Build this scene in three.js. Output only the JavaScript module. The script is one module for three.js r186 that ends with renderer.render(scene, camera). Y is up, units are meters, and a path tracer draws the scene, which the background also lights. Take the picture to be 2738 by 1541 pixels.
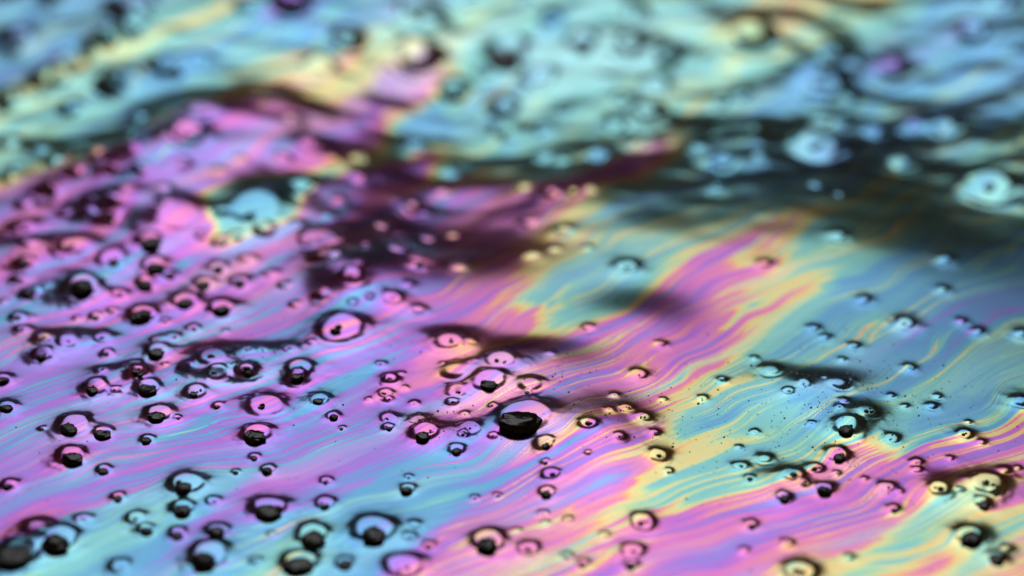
import * as THREE from 'three';
import { mergeVertices } from 'three/addons/utils/BufferGeometryUtils.js';

// ---------------------------------------------------------------- camera, sky, sun, exposure
const scene = new THREE.Scene();
const ASPECT = 16 / 9, VFOV = 16, PITCH = 33, DIST = 0.205, R = Math.PI / 180;
const EYE = new THREE.Vector3(0, DIST * Math.sin(PITCH * R), DIST * Math.cos(PITCH * R));
const camera = new THREE.PerspectiveCamera(VFOV, ASPECT, 0.005, 600);
camera.position.copy(EYE);
camera.lookAt(0, 0, 0);
camera.focus = 0.1862;
camera.userData.fStop = 10.5;
camera.updateMatrixWorld(true);

const renderer = new THREE.WebGLRenderer();
renderer.toneMapping = THREE.LinearToneMapping;
renderer.toneMappingExposure = 1;
renderer.shadowMap.enabled = true;

{ // even overcast sky, the same all round, brighter towards the zenith
  const W = 64, H = 128, d = new Float32Array(W * H * 4);
  for (let y = 0; y < H; y++) {
    const s = Math.max(0, Math.sin(((y + 0.5) / H - 0.5) * Math.PI)), l = 2.2 * s ** 1.4 + 0.08;
    for (let x = 0; x < W; x++) d.set([l * 0.97, l, l * 1.03, 1], (y * W + x) * 4);
  }
  const sky = new THREE.DataTexture(d, W, H, THREE.RGBAFormat, THREE.FloatType);
  sky.mapping = THREE.EquirectangularReflectionMapping;
  sky.magFilter = THREE.LinearFilter;
  sky.needsUpdate = true;
  scene.background = sky;
  scene.environment = sky;
}
const sun = new THREE.DirectionalLight(0xfff4e6, 0.8);
sun.position.set(0.6, 3.4, 2.2);
sun.castShadow = true;
sun.shadow.radius = 25;
Object.assign(sun.shadow.camera, { left: -3, right: 3, top: 3, bottom: -3, near: 0.1, far: 12 });
scene.add(sun);

// ---------------------------------------------------------------- helpers
function rng(seed) {
  let s = seed | 0;
  return () => { s = (s + 0x6d2b79f5) | 0; let t = Math.imul(s ^ (s >>> 15), 1 | s); t = (t + Math.imul(t ^ (t >>> 7), 61 | t)) ^ t; return ((t ^ (t >>> 14)) >>> 0) / 4294967296; };
}
const PERM = new Uint8Array(512), GX = new Float32Array(256), GY = new Float32Array(256);
{
  const r = rng(77), p = [...Array(256).keys()];
  for (let i = 255; i > 0; i--) { const j = Math.floor(r() * (i + 1)); [p[i], p[j]] = [p[j], p[i]]; }
  for (let i = 0; i < 512; i++) PERM[i] = p[i & 255];
  for (let i = 0; i < 256; i++) { const a = r() * 2 * Math.PI; GX[i] = Math.cos(a); GY[i] = Math.sin(a); }
}
function noise(x, y) { // gradient noise, about -1 .. 1
  const xi = Math.floor(x), yi = Math.floor(y), fx = x - xi, fy = y - yi;
  const u = fx * fx * fx * (fx * (fx * 6 - 15) + 10), v = fy * fy * fy * (fy * (fy * 6 - 15) + 10), X = xi & 255, Y = yi & 255;
  const a = PERM[PERM[X] + Y], b = PERM[PERM[X + 1] + Y], c = PERM[PERM[X] + Y + 1], d = PERM[PERM[X + 1] + Y + 1];
  const n0 = GX[a] * fx + GY[a] * fy, n1 = GX[b] * (fx - 1) + GY[b] * fy, n2 = GX[c] * fx + GY[c] * (fy - 1), n3 = GX[d] * (fx - 1) + GY[d] * (fy - 1);
  return 1.5 * (n0 + (n1 - n0) * u + (n2 - n0 + (n0 - n1 - n2 + n3) * u) * v);
}
const clamp = THREE.MathUtils.clamp, sstep = (a, b, x) => { const t = clamp((x - a) / (b - a), 0, 1); return t * t * (3 - 2 * t); };
const used = {};
const numbered = (n) => { const k = used[n] = (used[n] ?? -1) + 1; return k ? `${n}_${String(k).padStart(3, '0')}` : n; };
function add(o, shadow = true) { o.traverse((m) => { if (m.isMesh) m.castShadow = m.receiveShadow = shadow; }); scene.add(o); return o; }

// where a spot of the 2738 x 1541 photograph lies on the level liquid
const TY = Math.tan(VFOV * R / 2), TX = TY * ASPECT;
const FW = new THREE.Vector3(0, -Math.sin(PITCH * R), -Math.cos(PITCH * R)), UPV = new THREE.Vector3(0, Math.cos(PITCH * R), -Math.sin(PITCH * R));
function spot(px, py) {
  const a = (px / 2738 * 2 - 1) * TX, b = (1 - py / 1541 * 2) * TY;
  const dx = a, dy = FW.y + UPV.y * b, dz = FW.z + UPV.z * b, t = -EYE.y / dy;
  return { x: EYE.x + dx * t, z: EYE.z + dz * t, scale: 2 * TX / 2738 * t }; // scale: metres per photograph pixel there
}
const pixel = (x, z) => { // and back
  const v = new THREE.Vector3(x, 0, z).sub(EYE), d = v.dot(FW);
  return [(v.x / d / TX + 1) / 2 * 2738, (1 - v.dot(UPV) / d / TY) / 2 * 1541];
};

// ---------------------------------------------------------------- the droplets: where they lie
// rows: left edge x and top y of a part of the photograph, then x, y, width (all in 1/2.68 photograph pixels), share of the width that is black
const DROPS = [];
function drops(ox, oy, list) {
  for (const [x, y, w, k] of list) {
    const px = ox + x / 2.68, py = oy + y / 2.68, p = spot(px, py);
    DROPS.push({ px, py, w: w / 2.68, k, x: p.x, z: p.z, R: w / 2.68 / 2 * p.scale });
  }
}
drops(0, 1000, [[20,45,120,.9],[50,245,130,.7],[690,110,160,.7],[835,130,80,.3],[1060,115,180,.8],[1405,150,160,.5],[1565,235,70,.6],[1900,250,270,.2],[1145,300,200,.7],[1275,325,50,.6],[530,380,230,.75],[300,395,50,.6],[745,425,130,.95],[1060,475,100,.9],[510,600,200,1.1],[1840,440,220,.9],[745,690,100,.9],[1825,600,80,.8],[1920,690,100,1],[1690,705,60,.7],[70,800,120,.6],[845,885,100,.7],[1340,800,250,.65],[1310,970,160,.8],[1530,920,110,.2],[1930,970,250,.7],[2330,935,140,.6],[430,1200,260,.9],[150,1290,300,1],[600,1050,130,.2],[980,1040,150,.2],[1040,1120,110,.8],[1270,1150,120,.9],[1560,1130,160,.8],[1500,1310,280,1.1],[860,1390,150,.2],[1830,1350,90,.4],[2240,1160,230,.7],[2150,1360,250,1.2],[1940,1150,60,.4],[2340,770,90,.5],[2290,195,140,.6],[2385,310,90,.7],[1770,20,120,.7],[2130,50,120,.8],[990,20,90,.8],[250,1120,240,.1]]); // lower left
drops(900, 1000, [[385,55,100,.2],[490,105,50,.2],[350,150,110,.3],[375,190,60,.4],[230,190,50,.2],[555,220,70,.2],[860,145,140,.2],[830,215,90,.4],[1090,90,250,.55],[1385,120,210,.1],[1370,175,50,.9],[920,300,70,.2],[1120,250,60,.4],[1345,350,390,.7],[1800,440,130,.4],[375,330,120,.2],[370,390,80,.7],[590,345,140,.15],[635,440,210,.65],[955,410,160,.2],[910,460,80,.4],[1120,465,70,.4],[40,390,50,.7],[860,555,120,.95],[1490,545,130,.5],[1495,660,60,.7],[1535,745,130,.4],[1505,865,110,.95],[510,830,110,.9],[515,740,60,.5],[1800,625,50,.6],[2305,610,140,.4],[2030,515,80,.3],[2200,350,110,.2],[2280,450,70,.5],[1955,325,60,.2],[1990,205,60,.2],[2075,295,90,.2],[2340,205,50,.2],[2165,45,120,.2],[2380,710,60,.5],[990,890,60,.5],[1150,875,60,.5],[270,1130,300,.75],[525,1180,100,.4],[560,1090,110,.1],[660,1235,90,.6],[60,1360,130,.9],[480,1390,280,.2],[1090,1210,240,.7],[1375,1265,150,.4],[1480,1010,80,.2],[1495,1080,70,.2],[1655,1055,70,.3],[1290,1130,70,.2],[2190,1080,180,.35],[1650,1310,80,.5],[1765,1360,90,.7],[2120,1280,160,.3],[2110,1370,100,.8],[1920,1165,70,.3]]); // lower middle
drops(1838, 1000, [[250,55,70,.2],[110,185,70,.2],[720,145,90,.15],[830,95,100,.15],[985,45,50,.1],[1175,55,50,.1],[1085,90,160,.1],[1120,210,80,.1],[1085,260,60,.4],[1290,290,150,.35],[1140,395,200,.55],[890,360,60,.2],[485,420,60,.2],[1465,470,100,.15],[1460,160,60,.1],[1560,235,60,.1],[1750,235,90,.1],[1795,165,60,.1],[2390,200,150,.1],[1985,440,120,.3],[2110,495,70,.1],[2015,350,50,.1],[1885,610,60,.1],[1640,640,90,.2],[1645,695,100,.1],[1070,590,170,.5],[915,690,130,.45],[750,740,170,.4],[840,800,80,.5],[1070,715,60,.4],[985,830,130,.95],[685,895,110,.95],[375,670,110,.35],[550,615,130,.1],[370,530,60,.1],[440,760,70,.7],[455,1085,100,.5],[405,1270,70,.2],[710,1220,90,.35],[1430,820,120,.25],[1525,850,50,.3],[1800,840,150,.45],[1955,850,60,.2],[2150,800,260,.15],[2210,860,70,.9],[2110,930,110,1.1],[1475,970,90,.6],[1270,755,60,.1],[2275,700,100,.1],[2370,680,50,.2],[2025,1165,210,.75],[2215,1320,130,1.1],[2290,1260,90,.3],[1160,1320,80,.1],[810,1430,230,.3]]); // lower right
drops(0, 500, [[170,320,180,.3],[785,285,100,.8],[615,245,80,.4],[640,180,110,.1],[1080,440,170,.9],[550,480,220,.25],[190,580,120,.8],[210,450,150,.1],[805,565,210,.5],[1110,590,170,.8],[1215,645,100,.8],[1560,590,130,.8],[1045,700,130,.9],[1470,700,130,.7],[1720,690,130,.8],[600,750,230,.8],[220,770,110,.8],[310,740,60,.7],[1330,830,190,.75],[1595,880,180,.65],[1030,930,200,.7],[1185,970,60,.5],[860,790,110,.4],[690,935,80,.7],[805,900,70,.5],[550,945,50,.3],[130,935,90,.6],[220,940,70,.1],[25,825,50,.2],[165,1030,100,.4],[310,1100,110,.2],[490,1130,150,.15],[310,1215,150,.7],[740,1100,130,.3],[770,1200,80,.6],[1385,1020,90,.5],[1130,1110,100,.2],[1240,1090,120,.2],[1140,1190,170,.8],[735,1330,80,.4],[960,1300,130,.2],[1000,1360,130,.5],[1530,1260,210,.3],[1335,1320,90,.15],[1560,1370,140,.2],[1765,1345,160,.4],[1780,1200,100,.3],[2085,1190,110,.25],[1890,1190,70,.2],[2230,1150,70,.2],[2150,1330,190,.3],[2115,1400,90,.95],[2390,970,80,.2],[2110,860,90,.1],[2290,825,100,.1],[1615,1040,50,.2],[2280,410,280,.2],[1900,350,180,.1],[1590,420,110,.5],[1700,390,130,.1],[2340,560,240,.1],[1290,290,360,.01],[1850,210,400,.01],[785,200,200,.1],[900,120,120,.1],[1940,640,100,.2],[1780,540,130,.2],[360,90,130,.2],[155,150,110,.1],[1180,1290,60,.1]]); // middle left
drops(900, 500, [[555,70,140,.1],[325,245,100,.1],[655,285,110,.1],[440,305,60,.1],[450,450,160,.1],[620,520,170,.1],[585,575,80,.9],[880,560,120,.1],[165,670,130,.1],[110,740,170,.2],[520,735,90,.1],[400,840,150,.15],[585,900,130,.1],[120,890,90,.1],[240,850,80,.1],[30,1070,340,.4],[810,1140,200,.2],[960,1130,80,.1],[1170,1290,230,.25],[755,1280,50,.1],[970,1285,60,.2],[850,1340,240,.1],[320,1280,70,.35],[385,1390,110,.15],[465,1345,60,.1],[1375,215,130,.1],[1620,310,130,.1],[1400,480,120,.1],[1560,440,70,.05],[2075,600,170,.3],[1800,1040,100,.1],[1530,1230,60,.05],[2325,1160,80,.1],[1690,45,100,.1],[1520,30,110,.1],[1800,450,60,.05]]); // centre
drops(1838, 500, [[550,580,120,.1],[1080,380,130,.05],[1850,530,110,.05],[1265,820,100,.1],[1560,985,130,.25],[905,1020,90,.1],[985,1085,80,.1],[1195,1145,90,.1],[1110,1240,60,.1],[480,1235,60,.1],[1590,1300,80,.2],[600,1325,160,.1],[250,1390,60,.1],[1830,745,80,.05],[2085,1040,80,.05],[1965,970,70,.05],[2395,1055,100,.1],[210,20,80,.05]]); // middle right
drops(0, 0, [[1430,920,270,.05],[1360,1110,240,.25],[880,1220,220,.2],[380,1195,120,.1],[540,1300,150,.1],[350,1400,160,.1],[680,1170,150,.1],[980,890,130,.05],[930,1040,100,.05],[2100,910,90,.05],[2230,1050,140,.1],[430,90,140,.7],[160,370,130,.5],[1800,220,130,.4],[2100,200,220,.1],[960,230,220,.2],[960,330,200,.1],[1190,560,200,.1],[1420,530,150,.2],[400,640,180,.4],[800,680,170,.1],[60,760,130,.7],[450,490,80,.3],[670,490,100,.3],[100,20,250,1.2],[770,410,120,.3],[2290,540,170,.2],[270,650,100,.3],[810,1320,110,.1],[1020,1340,120,.1],[2180,1350,150,.1],[60,1030,150,.1],[1330,1290,110,.1],[60,1290,100,.1],[920,640,120,.3],[510,820,130,.1]]); // upper left
drops(900, 0, [[1220,340,220,.9],[1750,320,150,.75],[600,180,250,.2],[570,400,250,.1],[830,560,180,.1],[1450,510,180,.2],[1540,190,100,.5],[1370,80,80,.3],[2140,150,120,.3],[2100,340,160,.05],[2380,400,150,.05],[1200,680,170,.1],[1200,810,120,.5],[1480,830,100,.4],[2000,820,140,.05],[2230,740,180,.05],[2040,650,80,.5],[1870,1030,150,.05],[2150,960,90,.05],[2230,910,80,.05],[1480,1020,130,.05],[1610,1060,100,.05],[570,910,110,.05],[800,1090,120,.05],[160,1250,110,.1],[760,1260,90,.1],[540,1400,130,.1],[1330,1275,90,.05],[1540,1370,130,.05],[1700,1385,90,.05],[960,10,170,.4],[80,370,180,.1],[1060,440,90,.3]]); // upper middle
drops(1838, 0, [[460,260,250,.05],[940,540,280,.3],[1060,340,140,.1],[1470,420,200,.05],[1470,330,110,.2],[2050,260,200,.05],[2220,90,150,.2],[930,1010,350,.25],[1545,1100,190,.05],[1850,830,170,.05],[260,1150,200,.05],[60,1030,120,.05],[520,1110,100,.05],[980,790,130,.05],[1140,810,110,.05],[1360,850,120,.05],[1640,800,110,.2],[250,650,90,.1],[400,620,90,.1],[480,850,80,.05],[2170,1310,330,.3],[210,1340,100,.05],[300,1040,600,.01]]); // upper right

{ // the crowd at the left and the scatter across the far side: more of the small ones
  const r = rng(404);
  for (let n = 0, tries = 0; n < 30 && tries < 4000; tries++) {
    const far = n >= 22, px = far ? 1000 + r() * 1600 : 20 + r() * 980, py = far ? 180 + r() * 420 : 400 + r() * 380, w = 18 + 30 * r() ** 1.5;
    if (DROPS.some((d) => Math.hypot(d.px - px, (d.py - py) * 1.7) < (d.w + w) * (d.w > 120 ? 0.2 : 0.62))) continue;
    const p = spot(px, py);
    DROPS.push({ px, py, w, k: r() < 0.35 ? 0.25 : 0.1, x: p.x, z: p.z, R: w / 2 * p.scale });
    n++;
  }
}

// ---------------------------------------------------------------- the liquid's surface: its height
const X0 = -0.078, X1 = 0.078, XN = 1150, Z_NEAR = 0.058, Z_FAR = -0.082;
const zs = [];
for (let z = Z_NEAR; z > Z_FAR;) { zs.push(z); z -= z > 0.05 ? 0.00025 : z > -0.008 ? 0.000135 : z > -0.03 ? 0.00017 : 0.00024; }
zs.push(Z_FAR);
const ZN = zs.length, DX = (X1 - X0) / (XN - 1);
const height = new Float32Array(XN * ZN), owner = new Int16Array(XN * ZN).fill(-1);

// slow swells and ledges of the film: [photo x, y, half width, half height, slope away from the camera]; the slope is summed up along the depth
const TILT = [
  [1210,655,320,84,.26],[1010,600,130,70,.2],[680,275,170,60,.36],[480,325,110,75,.3],[300,405,170,50,.34],[930,715,90,40,.3],[200,735,90,22,.3],[330,985,120,18,.28],[170,888,130,18,.28],[470,560,110,30,.3],[700,500,120,40,.38],[310,535,130,28,.3],[130,648,220,30,.38],
  [1400,400,360,79,.11],[1500,455,150,50,.13],[970,420,160,75,.11],[2050,450,520,75,.19],[2450,300,300,60,.12],[2400,390,380,100,.06],[2000,325,260,60,.1],[2500,590,300,100,.1],[1900,600,420,100,.06],[1950,560,300,80,.05],
  [1590,1105,140,64,.26],[1560,965,190,70,.17],[1690,815,150,56,.19],[1370,925,120,30,.28],[1200,885,100,22,.24],[700,930,220,24,.28],[560,965,80,26,.24],
  [900,690,120,30,.24],[2150,1005,130,26,.28],[2270,1090,70,28,.24],[2060,1260,80,28,.22],[2530,1275,90,22,.22],[280,780,120,16,.2],[1190,1140,80,22,.24],[2640,640,200,100,.035],
  [1400,60,2600,190,-.11],[1350,120,600,150,-.05],[1650,470,450,90,.05],[600,200,500,110,-.05],[150,250,400,90,-.05],
];
// a ledge is a low ridge: a drop away from the camera after as much of a slow rise towards it
const SLOPES = TILT.flatMap(([a, b, ra, rb, t]) => {
  const c = spot(a, b), rx = ra * c.scale, rz = (spot(a, b + rb).z - spot(a, b - rb).z) / 2;
  if (t < 0 || rb >= 80) return [[c.x, c.z, rx, rz, t]];
  return [[c.x, c.z, rx, rz * 0.9, t * 0.68], [c.x, c.z + rz * 2.7, rx, rz * 1.8, -t * 0.34]];
});
{
  const acc = new Float32Array(XN);
  for (let j = 0; j < ZN; j++) {
    const dz = j ? zs[j - 1] - zs[j] : 0;
    for (let i = 0; i < XN; i++) {
      const x = X0 + i * DX;
      let s = 0;
      for (const [a, b, ra, rb, t] of SLOPES) {
        const e = ((x - a) / ra) ** 2 + ((zs[j] - b) / rb) ** 2;
        if (e < 13) s += t * Math.exp(-e);
      }
      acc[i] -= s * dz;
      height[j * XN + i] = acc[i];
    }
  }
  // long gentle waves
  for (let j = 0; j < ZN; j++) for (let i = 0; i < XN; i++) {
    const x = (X0 + i * DX) * 1000, z = zs[j] * 1000, far = sstep(0, 40, -z);
    height[j * XN + i] += 0.00001 * noise(x / 9, z / 7) + far * (0.00027 * noise(x / 7 + 9, z / 4.2) + 0.00006 * noise(x / 2.9 + 30, z / 2.1));
  }
}
// each droplet is a small mound of liquid drawn up round a grain: a rounded top, a steep flank, a long foot
const TAB = 256, RHO = 4;
function profile(ramp, peak, foot) { // slope 1 at its steepest
  const h = new Float32Array(TAB + 1);
  for (let i = TAB - 1; i >= 0; i--) {
    const r = (i + 0.5) / TAB * RHO;
    const s = r < peak ? sstep(ramp, peak, r) * 0.8 + 0.2 * r / peak : Math.exp(-(r - peak) / foot) * (1 - sstep(2.8, 4, r));
    h[i] = h[i + 1] + s * RHO / TAB;
  }
  return h;
}
const STEEP = profile(0.66, 0.95, 0.5), LONG = profile(0.66, 0.95, 0.68), SOFT = profile(0.25, 0.75, 0.55);
const rr = rng(5);
DROPS.forEach((d, n) => {
  if (d.py < 330) d.R *= 1.3;
  d.smax = d.k >= 0.5 ? 0.46 : d.k >= 0.28 ? 0.43 : d.k >= 0.15 ? 0.38 : 0.33;
  if (d.py < 330) d.smax = d.k >= 0.5 ? 0.55 : 0.46;
  d.lean = d.k < 0.02 ? 0.05 : d.py < 620 ? (d.w > 55 ? 0.22 : 0.17) : 0.11;
  if (d.k < 0.02) d.smax = 0.24; // the liquid stands higher behind its grain
  d.squash = d.py < 560 ? 1 : 1.05 + 0.3 * rr();
  const tab = d.k >= 0.15 || d.k < 0.02 ? (d.px < 1500 && d.py < 1130 && d.py > 420 ? LONG : STEEP) : SOFT, seed = rr() * 100, reach = d.R * 3.6, cut = d.k >= 0.5 ? 1.35 : 1.05;
  d.cut = cut;
  const i0 = Math.max(0, Math.floor((d.x - reach - X0) / DX)), i1 = Math.min(XN - 1, Math.ceil((d.x + reach - X0) / DX));
  for (let j = 0; j < ZN; j++) {
    const dz = zs[j] - d.z;
    if (Math.abs(dz) > reach) continue;
    for (let i = i0; i <= i1; i++) {
      const dx = X0 + i * DX - d.x, r = Math.hypot(dx, dz * d.squash);
      if (r > reach) continue;
      const a = dx / d.R, b = dz / d.R;
      const rho = r / d.R * (1 + 0.13 * noise(a * 0.8 + seed, b * 0.8) + 0.03 * noise(a * 2.3 + seed, b * 2.3 + 50)) * (dz > 0 ? 1 - 0.14 * dz / (r + 1e-9) : 1 - 0.1 * dz * dz / (r * r + 1e-12));
      const f = Math.min(rho / RHO * TAB, TAB - 1), q = Math.floor(f), at = j * XN + i;
      height[at] += d.smax * d.R * (tab[q] + (tab[q + 1] - tab[q]) * (f - q)) - d.lean * dz * (1 - sstep(0.75, 1.5, rho));
      if (rho < cut && (owner[at] < 0 || rho / cut < Math.hypot(X0 + i * DX - DROPS[owner[at]].x, zs[j] - DROPS[owner[at]].z) / DROPS[owner[at]].R / DROPS[owner[at]].cut)) owner[at] = n;
    }
  }
});
const heightAt = (x, z) => {
  const i = clamp((x - X0) / DX, 0, XN - 1.001), q = Math.floor(i);
  let lo = 0, hi = ZN - 1;
  while (hi - lo > 1) { const m = (lo + hi) >> 1; if (zs[m] >= z) lo = m; else hi = m; }
  const f = clamp((zs[lo] - z) / (zs[lo] - zs[hi]), 0, 1), g = i - q, A = (j) => height[j * XN + q] * (1 - g) + height[j * XN + q + 1] * g;
  return A(lo) * (1 - f) + A(hi) * f;
};

// ---------------------------------------------------------------- the film's interference colours
// one order of the colours that a thin oil film shows as it thickens (sRGB)
const STOPS = [[0,180,106,198],[.05,158,114,203],[.1,130,136,204],[.17,102,152,202],[.27,102,160,198],[.39,112,174,196],[.5,130,192,184],[.58,170,204,160],[.64,206,206,150],[.7,226,196,128],[.77,230,162,124],[.83,222,132,160],[.91,204,116,188],[1,180,106,198]];
const toLinear = (c) => (c /= 255) <= 0.04045 ? c / 12.92 : ((c + 0.055) / 1.055) ** 2.4;
const PAL = new Float32Array(1024 * 3);
for (let i = 0; i < 1024; i++) {
  const t = i / 1024, n = STOPS.findIndex((s) => s[0] > t), a = STOPS[n - 1], b = STOPS[n], f = (t - a[0]) / (b[0] - a[0]);
  for (let c = 0; c < 3; c++) PAL[i * 3 + c] = toLinear(a[c + 1]) * (1 - f) + toLinear(b[c + 1]) * f;
}
// thickness of the film in orders, at spots of the photograph (x, y in 1/2576 of its width)
const THICK = [[100,800,1.02],[300,1000,1.03],[100,1050,1.03],[600,1100,1.03],[300,1150,1.02],[100,1280,1.02],[400,1320,1.44],[750,1380,1.5],[60,1400,1.28],[500,950,1.1],[800,1000,1.14],[900,1120,1.05],[1000,1230,1.3],[1150,1000,1.0],[1300,1060,0.98],[1400,1150,1.03],[1300,1250,1.0],[1500,1250,.9],[1200,1380,1.02],[1600,1380,0.98],[1900,1330,0.98],[2100,1250,0.98],[2300,1210,0.98],[2500,1160,0.97],[1700,1180,0.66],[1600,1150,0.84],[1850,1160,0.55],[1900,1100,0.46],[2100,1000,0.23],[2400,1050,0.28],[2300,850,0.18],[2000,880,0.24],[2500,750,0.16],[2200,700,0.25],[1800,960,0.62],[1600,900,0.98],[1500,870,0.96],[1750,800,0.92],[1500,950,0.98],[1600,1000,0.93],[1700,930,0.95],[1740,1010,0.66],[1800,1050,0.36],[1850,930,0.5],[1650,1060,0.8],[1560,1120,0.9],[1900,760,0.8],[1100,760,1.0],[1250,760,0.9],[1300,800,0.88],[1400,720,0.36],[1550,720,0.293],[1650,720,0.62],[1850,680,0.9],[2100,600,0.5],[1650,480,0.36],[1000,680,1.0],[800,600,1.0],[600,780,1.03],[900,450,0.92],[1100,500,0.95],[1300,500,0.95],[1500,450,0.95],[700,420,0.9],[500,400,0.95],[300,450,1.0],[100,520,0.95],[100,650,1.0],[400,620,1.0],[100,350,0.55],[300,300,0.341],[100,150,0.179],[500,150,0.245],[300,180,0.66],[560,70,0.68],[750,60,0.179],[900,60,0.16],[980,220,0.84],[930,270,0.9],[870,330,0.95],[750,220,0.74],[1100,250,0.198],[1300,100,0.48],[1300,300,0.5],[1500,200,0.5],[1700,60,0.5],[1900,150,0.56],[1950,60,0.68],[2100,50,0.6],[2300,100,0.179],[2500,200,0.179],[2000,200,0.312],[1900,330,0.52],[2200,400,0.341],[2500,470,0.55],[2060,360,0.255],[1450,350,0.5],[2500,1350,0.6],[2200,1400,0.66],[2350,1420,0.77],[2540,1420,0.78],[2000,1430,0.8],[1850,1440,0.86],[2300,1330,0.55],[2560,1250,0.9],[650,520,.36],[600,1250,1.04],[850,1260,1.1],[300,1230,1.02],[2450,1300,.62],[2150,1330,.97],[2250,1440,.72],[1450,620,.7],[200,1380,1.42],[1100,1300,1.4],[950,1300,1.35]];
const TEX_W = 2048, TEX_H = 1900, TX0 = -0.08, TX1 = 0.08, TZ0 = -0.085, TZ1 = 0.062;
const FLOW = 43 * R, FC = Math.cos(FLOW), FS = Math.sin(FLOW); // the streaks run away from the camera and to the right
const CG = 200, CH = 186, coarse = new Float32Array(CG * CH);
{
  const pts = THICK.map(([x, y, t]) => { const p = spot(x * 2738 / 2576, y * 2738 / 2576); return [p.x * 1000, p.z * 1000, t]; });
  for (let j = 0; j < CH; j++) for (let i = 0; i < CG; i++) {
    const x = (TX0 + (TX1 - TX0) * i / (CG - 1)) * 1000, z = (TZ0 + (TZ1 - TZ0) * j / (CH - 1)) * 1000;
    let s = 0, w = 0;
    for (const [a, b, t] of pts) {
      const dx = x - a, dz = z - b, al = (dx * FC - dz * FS) * 0.38, ac = (dx * FS + dz * FC) * 1.4, g = 1 / ((al * al + ac * ac + 1) ** 2);
      s += g * t; w += g;
    }
    coarse[j * CG + i] = s / w;
  }
}
let pale = 0; // how near the film is to the whitish first order there, plus the highlight painted at the far middle
function thickness(x, z) { // metres -> orders
  const X = x * 1000, Z = z * 1000;
  const wx = 1.8 * noise(X / 14 + 3, Z / 14) + 0.5 * noise(X / 4.5, Z / 4.5 + 7), wz = 2.2 * noise(X / 14 + 40, Z / 14 + 9) + 0.5 * noise(X / 4.5 + 21, Z / 4.5 + 3);
  const bend = 0.12 * noise(X / 40, Z / 40 + 5), zm = Z + 0.006 * Z * Z + 0.00006 * Z * Z * Z;
  const al = X * FC - Z * FS + wx * 0.6, a0 = X * FS + zm * FC + wz * 0.9 + 0.75 * noise(X / 6.5 + 70, Z / 6.5) + bend * al, ac = a0 + 1.6 * noise(al / 60 + 5, a0 / 5) + 0.5 * noise(al / 30 + 15, a0 / 1.8);
  const broad = noise(al / 30, ac / 2.6 + 11), patch = noise(al / 13 + 50, ac / 3 + 8), mid = noise(al / 26 + 7, ac / 0.66), fine = noise(al / 18 + 2, ac / 0.27 + 31), hair = noise(al / 9, ac / 0.15 + 70), grain = noise(X / 0.45, Z / 0.45);
  // the broad layout, drawn out into tongues along the flow
  const off = 1.5 * broad + 1.1 * mid + 0.6 * fine + 0.3 * hair;
  const gx = clamp(((X + wx * 0.7 + off * FS) / 1000 - TX0) / (TX1 - TX0) * (CG - 1), 0, CG - 1.01), gz = clamp(((Z + wz * 0.7 + off * FC) / 1000 - TZ0) / (TZ1 - TZ0) * (CH - 1), 0, CH - 1.01);
  const i = Math.floor(gx), j = Math.floor(gz), fx = gx - i, fz = gz - j, k = j * CG + i;
  let base = (coarse[k] * (1 - fx) + coarse[k + 1] * fx) * (1 - fz) + (coarse[k + CG] * (1 - fx) + coarse[k + CG + 1] * fx) * fz;
  if (base > 0.5 && base < 1) { const u = (base - 0.5) * 2; base = 0.5 + 0.5 * (0.35 * u + 0.65 * u * u * u * (u * (u * 6 - 15) + 10)); }
  const rough = 0.6 + 0.6 * noise(X / 22 + 60, Z / 22);
  const line = (n, p) => { const v = 1 - Math.abs(n); return v > 0.6 ? ((v - 0.6) / 0.4) ** p : 0; };
  const streaky = Math.exp(-(((X - 8) / 26) ** 2) - ((Z + 14) / 20) ** 2) + 1.1 * Math.exp(-(((X - 15) / 15) ** 2) - ((Z - 23) / 12) ** 2); // where many thin bands run side by side
  const threads = (0.3 * line(noise(al / 40 + 4, ac / 1.5 + 60), 5) + 0.28 * line(noise(al / 30 + 44, ac / 0.6 + 20), 5) + 0.2 * line(noise(al / 24 + 14, ac / 0.33 + 120), 5)) * sstep(-0.3, 0.3, noise(al / 20 + 90, ac / 4));
  const calm = 0.55 + 0.45 * sstep(0.2, 0.7, base);
  const farHighlight = Math.exp(-(((X - 2) / 24) ** 2) - ((Z + 56) / 12) ** 2); // bright highlight painted into the film colour at the far middle
  pale = (0.18 + 0.34 * farHighlight) * sstep(0.0, 0.7, noise(al / 26 + 3, ac / 5 + 80) + 0.5 * noise(al / 9, ac / 1.2 + 33) + 0.8 * farHighlight);
  return base + threads * ((1 - 2 * sstep(-20, 0, X + 3 * wx)) * sstep(0.5, 0.85, base) + 1.1 * (1 - sstep(0.3, 0.5, base))) + calm * (0.11 * broad + 0.09 * patch + 0.2 * streaky * noise(al / 34 + 77, ac / 0.9 + 17) + (0.14 * mid + 0.085 * fine + 0.045 * hair) * clamp(0.1 + 1.1 * rough + 0.5 * streaky, 0.15, 1.5)) + 0.014 * grain;
}
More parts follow.
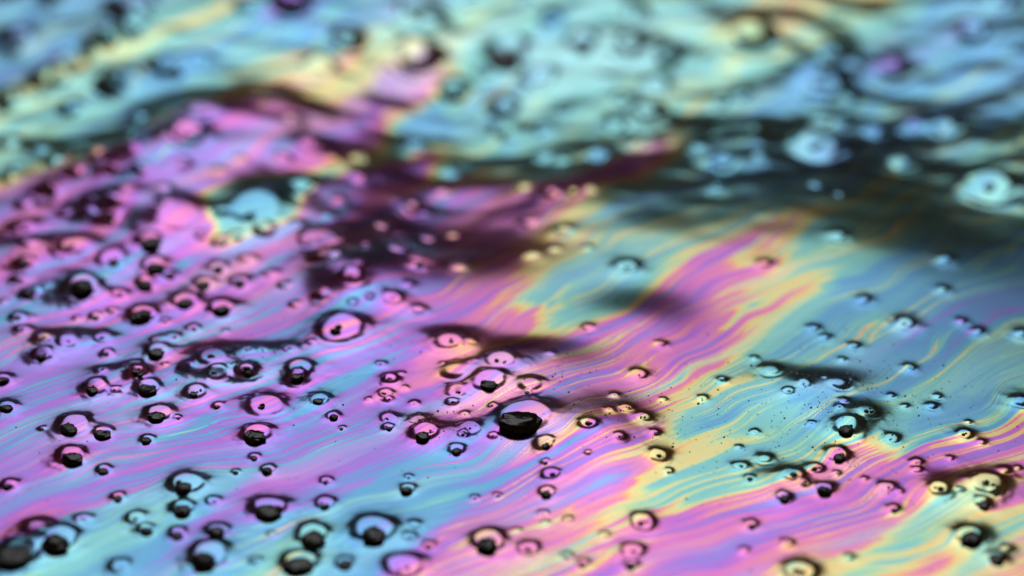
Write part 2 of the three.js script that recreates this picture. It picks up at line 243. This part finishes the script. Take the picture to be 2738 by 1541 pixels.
// the film is drawn in and thinned where it climbs a droplet
const WG = 700, WH = 650, warp = new Float32Array(WG * WH * 3);
for (const d of DROPS) {
  const sx = (TX1 - TX0) / (WG - 1), sz = (TZ1 - TZ0) / (WH - 1), reach = d.R * 3.2;
  for (let j = Math.max(0, Math.ceil((d.z - reach - TZ0) / sz)); j < WH && TZ0 + j * sz < d.z + reach; j++) for (let i = Math.max(0, Math.ceil((d.x - reach - TX0) / sx)); i < WG && TX0 + i * sx < d.x + reach; i++) {
    const dx = TX0 + i * sx - d.x, dz = TZ0 + j * sz - d.z, g = Math.exp(-((dx * dx + dz * dz) / (1.5 * d.R) ** 2)), o = (j * WG + i) * 3;
    warp[o] -= 0.5 * g * dx; warp[o + 1] -= 0.5 * g * dz; warp[o + 2] = Math.max(warp[o + 2], g);
  }
}
function filmThickness(x, z) {
  const gx = clamp((x - TX0) / (TX1 - TX0) * (WG - 1), 0, WG - 1.01), gz = clamp((z - TZ0) / (TZ1 - TZ0) * (WH - 1), 0, WH - 1.01), i = Math.floor(gx), j = Math.floor(gz), fx = gx - i, fz = gz - j, k = (j * WG + i) * 3;
  const at = (c) => (warp[k + c] * (1 - fx) + warp[k + 3 + c] * fx) * (1 - fz) + (warp[k + WG * 3 + c] * (1 - fx) + warp[k + WG * 3 + 3 + c] * fx) * fz;
  const t = thickness(x + at(0), z + at(1)) - 0.09 * at(2);
  return t + 0.85 / (2 * Math.PI * 5) * Math.sin(2 * Math.PI * 5 * t + 1); // films settle into steps of even thickness
}
const film_px = new Uint8Array(TEX_W * TEX_H * 4);
{
  const enc = new Uint8Array(4096);
  for (let i = 0; i < 4096; i++) { const l = i / 4095; enc[i] = Math.round(255 * (l <= 0.0031308 ? 12.92 * l : 1.055 * l ** (1 / 2.4) - 0.055)); }
  for (let j = 0, o = 0; j < TEX_H; j++) {
    const z = TZ0 + (TZ1 - TZ0) * (j + 0.5) / TEX_H;
    for (let i = 0; i < TEX_W; i++, o += 4) {
      const x = TX0 + (TX1 - TX0) * (i + 0.5) / TEX_W, t = filmThickness(x, z), p = (((t % 1) + 1) % 1 * 1024 | 0) * 3;
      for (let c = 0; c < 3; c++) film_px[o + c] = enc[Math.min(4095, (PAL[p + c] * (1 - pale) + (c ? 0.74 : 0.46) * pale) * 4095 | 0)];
      film_px[o + 3] = 255;
    }
  }
}
const filmMap = new THREE.DataTexture(film_px, TEX_W, TEX_H);
filmMap.colorSpace = THREE.SRGBColorSpace;
filmMap.magFilter = THREE.LinearFilter;
filmMap.minFilter = THREE.LinearMipmapLinearFilter;
filmMap.wrapS = filmMap.wrapT = THREE.MirroredRepeatWrapping;
filmMap.needsUpdate = true;
const filmMaterial = new THREE.MeshPhysicalMaterial({ name: 'oil_film', map: filmMap, metalness: 1, roughness: 0.2 });
const uvOf = (x, z) => [(x - TX0) / (TX1 - TX0), (z - TZ0) / (TZ1 - TZ0)];

// ---------------------------------------------------------------- setting: ground, added shelter, film
const concreteMap = (() => {
  const N = 256, d = new Uint8Array(N * N * 4);
  for (let j = 0, o = 0; j < N; j++) for (let i = 0; i < N; i++, o += 4) {
    const v = 74 + 16 * noise(i / 18, j / 18) + 12 * noise(i / 5, j / 5 + 9) + 9 * noise(i / 1.7, j / 1.7);
    d.set([v, v * 0.97, v * 0.92, 255], o);
  }
  const t = new THREE.DataTexture(d, N, N);
  t.colorSpace = THREE.SRGBColorSpace; t.magFilter = THREE.LinearFilter; t.wrapS = t.wrapT = THREE.RepeatWrapping; t.needsUpdate = true;
  return t;
})();
const groundMat = new THREE.MeshStandardMaterial({ name: 'asphalt', map: concreteMap, roughness: 0.9 });
concreteMap.repeat.set(600, 600);
{
  const g = new THREE.PlaneGeometry(400, 400); g.rotateX(-Math.PI / 2);
  const m = new THREE.Mesh(g, groundMat); m.name = 'ground'; m.position.y = -0.004; m.userData = { kind: 'structure', label: 'dark ground that the puddle lies on' };
  add(m);
}
const addedWallMat = new THREE.MeshStandardMaterial({ name: 'added_boards', color: new THREE.Color().setRGB(0.74, 0.5, 0.36), roughness: 0.85 });  // shelter added out of view; its tone tints the dark reflections
const ADDED_GAP = { x0: -0.5, x1: 0.54, y0: 0.385, y1: 2.5, z: -0.9 };  // opening of the added shelter, sized for the bright area the film mirrors
function structure(name, geometry, material, label) {
  const m = new THREE.Mesh(geometry, material); m.name = numbered(name); m.userData = { kind: 'structure', label }; return add(m);
}
{
  const s = new THREE.Shape([[-1, -0.1], [1, -0.1], [1, 2.6], [-1, 2.6]].map((p) => new THREE.Vector2(...p)));
  s.holes.push(new THREE.Path([[ADDED_GAP.x0, ADDED_GAP.y1], [ADDED_GAP.x1, ADDED_GAP.y1], [ADDED_GAP.x1, 0.76], [0, 0.47], [ADDED_GAP.x0, ADDED_GAP.y0]].map((p) => new THREE.Vector2(...p))));  // lower edge slanted to darken the reflection at the upper right
  const g = new THREE.ExtrudeGeometry(s, { depth: 0.04, bevelEnabled: false });
  structure('added_wall', g.translate(0, 0, ADDED_GAP.z - 0.04), addedWallMat, 'added unseen shelter front, its opening shaped for the reflections in the film');
  for (const side of [-1, 1]) structure('added_wall', new THREE.BoxGeometry(0.04, 2.7, 1.9).translate(side * 1.02, 1.25, 0.05), addedWallMat, 'added unseen side of the shelter, for dark reflections in the film');
  structure('added_wall', new THREE.BoxGeometry(2, 2.7, 0.04).translate(0, 1.25, 1.02), addedWallMat, 'added unseen rear of the shelter, for dark reflections in the film');
  structure('added_ceiling', new THREE.BoxGeometry(2.08, 0.04, 2.0).translate(0, 2.62, 0.04), addedWallMat, 'added unseen top of the shelter, for dark reflections in the film');
}

// the film: one surface, of which each droplet keeps its own piece
const normals = new Float32Array(XN * ZN * 3);
for (let j = 0; j < ZN; j++) for (let i = 0; i < XN; i++) {
  const i0 = Math.max(0, i - 1), i1 = Math.min(XN - 1, i + 1), j0 = Math.max(0, j - 1), j1 = Math.min(ZN - 1, j + 1);
  const hx = (height[j * XN + i1] - height[j * XN + i0]) / ((i1 - i0) * DX), hz = (height[j1 * XN + i] - height[j0 * XN + i]) / (zs[j1] - zs[j0]);
  const l = 1 / Math.hypot(hx, 1, hz), o = (j * XN + i) * 3;
  normals[o] = -hx * l; normals[o + 1] = l; normals[o + 2] = -hz * l;
}
const faces = DROPS.map(() => []), rest = [];
for (let j = 0; j < ZN - 1; j++) for (let i = 0; i < XN - 1; i++) {
  const a = j * XN + i, b = a + 1, c = a + XN, d = c + 1, o = owner[a];
  const to = o >= 0 && owner[b] === o && owner[c] === o && owner[d] === o ? faces[o] : rest;
  to.push(a, b, d, a, d, c);
}
function piece(index, ox, oy, oz) {
  const at = new Map(), pos = [], nor = [], uv = [], idx = new Uint32Array(index.length);
  for (let n = 0; n < index.length; n++) {
    const v = index[n];
    let k = at.get(v);
    if (k === undefined) {
      k = at.size; at.set(v, k);
      const x = X0 + (v % XN) * DX, z = zs[Math.floor(v / XN)];
      pos.push(x - ox, height[v] - oy, z - oz); nor.push(normals[v * 3], normals[v * 3 + 1], normals[v * 3 + 2]); uv.push(...uvOf(x, z));
    }
    idx[n] = k;
  }
  const g = new THREE.BufferGeometry();
  g.setAttribute('position', new THREE.BufferAttribute(new Float32Array(pos), 3));
  g.setAttribute('normal', new THREE.BufferAttribute(new Float32Array(nor), 3));
  g.setAttribute('uv', new THREE.BufferAttribute(new Float32Array(uv), 2));
  g.setIndex(new THREE.BufferAttribute(idx, 1));
  return g;
}
{
  const film = new THREE.Mesh(piece(rest, 0, 0, 0), filmMaterial);
  film.name = 'water'; film.userData = { kind: 'structure', label: 'iridescent oil film flowing in streaks over dark water' };
  add(film);
  // the puddle goes on beyond the picture, down to the ground at its shore
  const W = 48, pos = [], nor = [], uv = [], idx = [];
  const ring = (f) => { // f 0: the edge of the close grid, 1: the shore
    const out = [];
    for (let s = 0; s < W; s++) {
      const a = s / W * 4, e = Math.floor(a), t = a - e;
      const [x, z] = [[X0 + (X1 - X0) * t, Z_FAR], [X1, Z_FAR + (Z_NEAR - Z_FAR) * t], [X1 - (X1 - X0) * t, Z_NEAR], [X0, Z_NEAR - (Z_NEAR - Z_FAR) * t]][e];
      const an = Math.atan2(z, x), R1 = 0.5 + 0.06 * Math.sin(3 * an + 1);
      out.push([x * (1 - f) + Math.cos(an) * R1 * f, f < 1 ? heightAt(x, z) * (1 - f) - 0.0002 * (f > 0) : -0.006, z * (1 - f) + Math.sin(an) * R1 * f]);
    }
    return out;
  };
  const rings = [0, 0.15, 0.4, 0.8, 0.97, 1].map(ring);
  for (const r of rings) for (const [x, y, z] of r) { pos.push(x, y, z); uv.push(...uvOf(x, z)); }
  for (let r = 0; r + 1 < rings.length; r++) for (let s = 0; s < W; s++) {
    const a = r * W + s, b = r * W + (s + 1) % W, c = a + W, d = b + W;
    idx.push(a, b, d, a, d, c);
  }
  const g = new THREE.BufferGeometry();
  g.setAttribute('position', new THREE.Float32BufferAttribute(pos, 3));
  g.setAttribute('uv', new THREE.Float32BufferAttribute(uv, 2));
  g.setIndex(idx);
  g.computeVertexNormals();
  structure('puddle', g, filmMaterial, 'the same oily puddle out to its shore');
}

// ---------------------------------------------------------------- the droplets as things
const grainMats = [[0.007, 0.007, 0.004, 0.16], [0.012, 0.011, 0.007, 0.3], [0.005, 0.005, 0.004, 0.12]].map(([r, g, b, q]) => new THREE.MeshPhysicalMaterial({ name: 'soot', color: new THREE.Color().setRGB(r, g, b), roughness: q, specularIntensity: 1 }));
const glintMat = new THREE.MeshPhysicalMaterial({ name: 'pale_glint', color: new THREE.Color().setRGB(0.42, 0.36, 0.22), roughness: 0.35 });  // tan colour stands in for reflections in tiny lumps by the grain
function stoneGeometry(seed, detail, rough) {
  const g = new THREE.IcosahedronGeometry(1, detail), p = g.attributes.position;
  for (let i = 0; i < p.count; i++) {
    const x = p.getX(i), y = p.getY(i), z = p.getZ(i);
    const f = 1 + rough * (0.5 * noise(x * 1.1 + seed, y * 1.1 + z * 0.7) + 0.35 * noise(x * 2.4 + z * 1.7 + seed, y * 2.4 - z) + 0.22 * noise(x * 5 - z * 3, y * 5 + z * 4 + seed));
    p.setXYZ(i, x * f, y * f, z * f);
  }
  g.computeVertexNormals();
  return g;
}
// a wet grain: craggy above, round below, its black base standing in for the dark reflection
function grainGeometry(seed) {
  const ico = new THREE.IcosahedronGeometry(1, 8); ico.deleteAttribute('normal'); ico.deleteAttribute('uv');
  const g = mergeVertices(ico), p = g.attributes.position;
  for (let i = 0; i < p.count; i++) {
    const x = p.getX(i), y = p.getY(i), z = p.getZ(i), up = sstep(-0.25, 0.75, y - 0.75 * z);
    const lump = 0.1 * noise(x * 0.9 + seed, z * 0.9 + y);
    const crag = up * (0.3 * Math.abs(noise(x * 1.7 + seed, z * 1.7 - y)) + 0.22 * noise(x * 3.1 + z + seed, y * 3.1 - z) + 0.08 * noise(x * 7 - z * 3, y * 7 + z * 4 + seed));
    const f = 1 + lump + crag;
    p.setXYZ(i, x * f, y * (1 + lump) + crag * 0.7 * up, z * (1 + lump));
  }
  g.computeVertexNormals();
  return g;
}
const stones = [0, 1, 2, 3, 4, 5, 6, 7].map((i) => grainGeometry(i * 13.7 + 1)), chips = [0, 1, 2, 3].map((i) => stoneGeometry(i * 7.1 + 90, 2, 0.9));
const LANDMARKS = [
  [1402,1131,'the biggest black grain','biggest glossy black grain, under a wide pink cap in the middle of the picture'],
  [911,899,'the round black grain','round shiny black grain right of the long chain of bubbles, upper left of the biggest'],
  [2263,1147,'the grain on blue film','black grain under a wide pale ring on the blue film at right'],
  [687,1164,'the broad violet-capped grain','broad black grain under a pink cap on violet film, left of the middle'],
  [197,1142,'the twin-capped grain','black grain joined by a dark bridge to a smaller one, left on violet film'],
  [190,1224,'the tall dark grain','tall black grain with a small cap, just below the twin-capped grain at left'],
  [500,1298,'the wide-capped lower grain','black grain under a wide pale violet cap, lower left on the edge of teal film'],
  [1000,1422,'the large blurred teal grain','large blurred black grain under a teal cap near the bottom, left of the middle'],
  [1307,1451,'the large bottom grain','large blurred black grain under a pink cap at the bottom, on magenta film'],
  [2593,1434,'the lower right grain','large black grain under a pale cap in the lower right corner region'],
  [2664,1492,'the corner grain','black grain nearest the lower right corner, beside orange film'],
  [2206,1311,'the magenta-band grain','black grain with pale cap at the upper edge of the magenta band, lower right'],
  [1090,1310,'the odd dark lump','upright dark lump with fragments, alone on violet film below the middle'],
  [690,578,'the big blue bubble','big oval blue bubble under a thick dark arch, upper left of the middle'],
  [481,605,'the big pale bubble','big flat pale pink bubble, left of the big blue bubble'],
  [293,582,'the crowded pink bubble','wide pink bubble crowded with small ones, far left under a dark band'],
  [224,780,'the tall brown grain','tall dark grain with a brownish side, in the crowd at far left'],
  [1337,981,'the streaked bubble','pink and yellow streaked bubble under a thick dark arch, above the biggest grain'],
  [1674,724,'the lone ringed bubble','lone pale bubble with a black dot, under a dark crescent right of the middle'],
  [2185,377,'the big pale ring','big blurred pale ring with a dark middle, upper right'],
  [2648,489,'the right-hand ring','big blurred pale ring with a black dot, at the right edge'],
  [2189,201,'the blue ring','blurred blue ring with a grey middle, above the big pale ring'],
  [1553,119,'the dark round blot','blurred dark round grain at the top, right of the dark triangular one'],
  [1355,127,'the dark triangle','blurred black triangular grain at the top middle'],
  [534,343,'the upper pink bubble','blurred round pink bubble on a dark patch, upper left'],
  [507,414,'the dotted pink bubble','blurred pink bubble with a dark dot, just below the upper pink bubble'],
  [37,7,'the top left blot','blurred black blot in the top left corner'],
  [2420,868,'the slate-blue bubble','bubble with a dark dot under a black crescent, on slate-blue film at right'],
  [1950,388,'the long pale mound','long blurred pale mound left of the big pale ring'],
  [160,34,'the top blue ring','blurred blue ring with a dark middle near the top left corner'],
  [1717,1403,'the low mint bubble','blurred mint bubble on magenta film, right of the bottom middle'],
  [1131,670,'the dark-band bubble','pink bubble below the wide dark band at the middle'],
  [2640,1299,'the wide green bubble','wide pale green bubble under a dark arch, near the right edge below the middle'],
  [56,1481,'the bottom left mass','large black grain in the blurred mass at the bottom left corner'],
  [560,1489,'the long black grain','long flat black grain at the bottom, blurred on green film'],
  [2310,1034,'the white bubble','white oval bubble in the dark cluster on blue film, right'],
];
for (const [x, y, short, label] of LANDMARKS) {
  let best = null, bd = 60;
  for (const d of DROPS) { const q = Math.hypot(d.px - x, d.py - y) - d.w * 0.12; if (!d.short && q < bd) { bd = q; best = d; } }
  if (best) { best.short = short; best.label = label; }
}
{
  const hue = (d) => { const t = ((filmThickness(d.x, d.z) % 1) + 1) % 1; return t < 0.04 ? 'magenta' : t < 0.13 ? 'violet' : t < 0.3 ? 'blue' : t < 0.45 ? 'teal' : t < 0.57 ? 'mint' : t < 0.67 ? 'pale green' : t < 0.74 ? 'yellow' : t < 0.81 ? 'orange' : t < 0.88 ? 'pink' : 'magenta'; };
  const marks = DROPS.filter((d) => d.short), sets = new Map();
  for (const d of DROPS) if (!d.label) {
    let m = null, md = 1e9;
    for (const k of marks) { const q = Math.hypot(d.px - k.px, d.py - k.py); if (q < md) { md = q; m = k; } }
    const an = Math.atan2(-(d.py - m.py), d.px - m.px) / Math.PI * 4, dir = ['right of', 'upper right of', 'above', 'upper left of', 'left of', 'lower left of', 'below', 'lower right of'][(Math.round(an) + 8) % 8];
    const size = d.w < 26 ? 'tiny' : d.w < 42 ? 'small' : d.w < 68 ? 'medium' : 'large';
    const key = `${size} ${hue(d)} ${d.k >= 0.5 ? 'black-based droplet' : d.k >= 0.12 ? 'dark-dotted bubble' : 'clear bubble'} ${dir} ${m.short}`;
    if (!sets.has(key)) sets.set(key, []);
    sets.get(key).push([md, d]);
  }
  const ORD = ['nearest', 'second nearest', 'third nearest', 'fourth nearest', 'fifth nearest', 'sixth nearest', 'seventh nearest'];
  for (const [key, list] of sets) list.sort((p, q) => p[0] - q[0]).forEach(([, d], i) => { d.label = list.length > 1 ? `${ORD[i]} ${key}` : key; });
}
const rd = rng(11);
DROPS.forEach((d, n) => {
  if (faces[n].length < 12) return;
  const t = new THREE.Group(), hy = heightAt(d.x, d.z);
  const wet = d.k >= 0.5;
  t.name = numbered(wet ? 'wet_grain' : 'bubble');
  t.position.set(d.x, 0, d.z);
  const cap = new THREE.Mesh(piece(faces[n], d.x, 0, d.z), filmMaterial);
  cap.name = 'cap';
  t.add(cap);
  const put = (geometry, mat, name, dx, dz, s, sink, flat = 0.8) => {
    const m = new THREE.Mesh(geometry, mat);
    m.name = name;
    m.scale.set(s * (0.85 + 0.3 * rd()), s * flat * (0.85 + 0.3 * rd()), s * (0.85 + 0.3 * rd()));
    m.rotation.set(0, name === 'grain' ? (rd() - 0.5) * 1.2 : rd() * 6.3, 0);
    m.position.set(dx, heightAt(d.x + dx, d.z + dz) - s * sink, dz);
    t.add(m);
  };
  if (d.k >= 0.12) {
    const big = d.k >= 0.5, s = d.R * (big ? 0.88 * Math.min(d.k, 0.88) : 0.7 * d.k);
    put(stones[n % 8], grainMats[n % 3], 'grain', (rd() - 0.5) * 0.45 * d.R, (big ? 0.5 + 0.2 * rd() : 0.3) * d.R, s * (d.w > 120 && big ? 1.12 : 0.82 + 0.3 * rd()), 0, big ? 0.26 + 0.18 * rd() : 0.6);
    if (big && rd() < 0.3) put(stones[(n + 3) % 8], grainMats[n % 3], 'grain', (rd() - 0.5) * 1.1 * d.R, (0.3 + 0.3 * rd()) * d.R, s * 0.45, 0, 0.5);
    if (d.w > 28) { // crumbs and pale painted glints, together on one side of the grain
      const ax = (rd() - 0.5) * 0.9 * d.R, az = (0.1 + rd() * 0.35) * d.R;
      for (let c = 0, m = 2 + Math.floor(rd() * 5); c < m; c++) put(chips[(n + c) % 4], c % 3 ? grainMats[(n + c) % 3] : glintMat, c % 3 ? 'crumb' : 'pale_glint', ax + (rd() - 0.5) * 0.35 * d.R, az + (rd() - 0.5) * 0.3 * d.R, d.R * (0.05 + 0.09 * rd()), 0.1);
    }
  }
  t.userData = { label: d.label, category: wet ? 'grain' : 'bubble', group: wet ? 'wet black grains in the oil film' : 'bubbles standing in the oil film' };
  d.thing = t;
  add(t);
});
// soot too fine to count, lying on the film, and the finest bubbles in it, painted white for their glints
{
  const r = rng(23), m4 = new THREE.Matrix4(), q = new THREE.Quaternion(), e = new THREE.Euler();
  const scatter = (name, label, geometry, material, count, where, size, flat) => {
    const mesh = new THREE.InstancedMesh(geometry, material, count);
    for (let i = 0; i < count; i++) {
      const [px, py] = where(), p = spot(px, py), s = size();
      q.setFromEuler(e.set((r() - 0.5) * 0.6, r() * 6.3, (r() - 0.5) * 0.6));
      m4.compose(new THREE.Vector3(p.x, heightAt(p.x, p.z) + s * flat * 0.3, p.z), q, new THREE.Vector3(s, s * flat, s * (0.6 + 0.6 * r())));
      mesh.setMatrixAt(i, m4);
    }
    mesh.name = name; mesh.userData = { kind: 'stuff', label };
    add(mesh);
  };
  const gauss = () => r() + r() + r() - 1.5;
  scatter('soot_dust', 'fine black soot dust lying on the film', chips[0], grainMats[1], 1500, () => r() < 0.6 ? [2150 + gauss() * 560, 1120 + gauss() * 190] : [r() * 2738, 700 + r() * 840], () => 0.00002 + 0.00005 * r() ** 3 + (r() < 0.02 ? 0.00006 : 0), 0.6);
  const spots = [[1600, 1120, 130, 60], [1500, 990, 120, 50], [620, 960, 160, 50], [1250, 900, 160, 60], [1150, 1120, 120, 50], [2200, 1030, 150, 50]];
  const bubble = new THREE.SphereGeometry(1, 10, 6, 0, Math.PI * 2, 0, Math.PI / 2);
  scatter('glint_froth', 'finest bubbles in the dark menisci, glints painted in their white colour', bubble, new THREE.MeshStandardMaterial({ name: 'glint_froth', color: new THREE.Color().setRGB(0.75, 0.75, 0.7), roughness: 0.3 }), 260, () => { const [x, y, a, b] = spots[Math.floor(r() * spots.length)]; return [x + gauss() * a, y + gauss() * b]; }, () => 0.00004 + 0.00008 * r() ** 3, 0.8);
}
renderer.render(scene, camera);
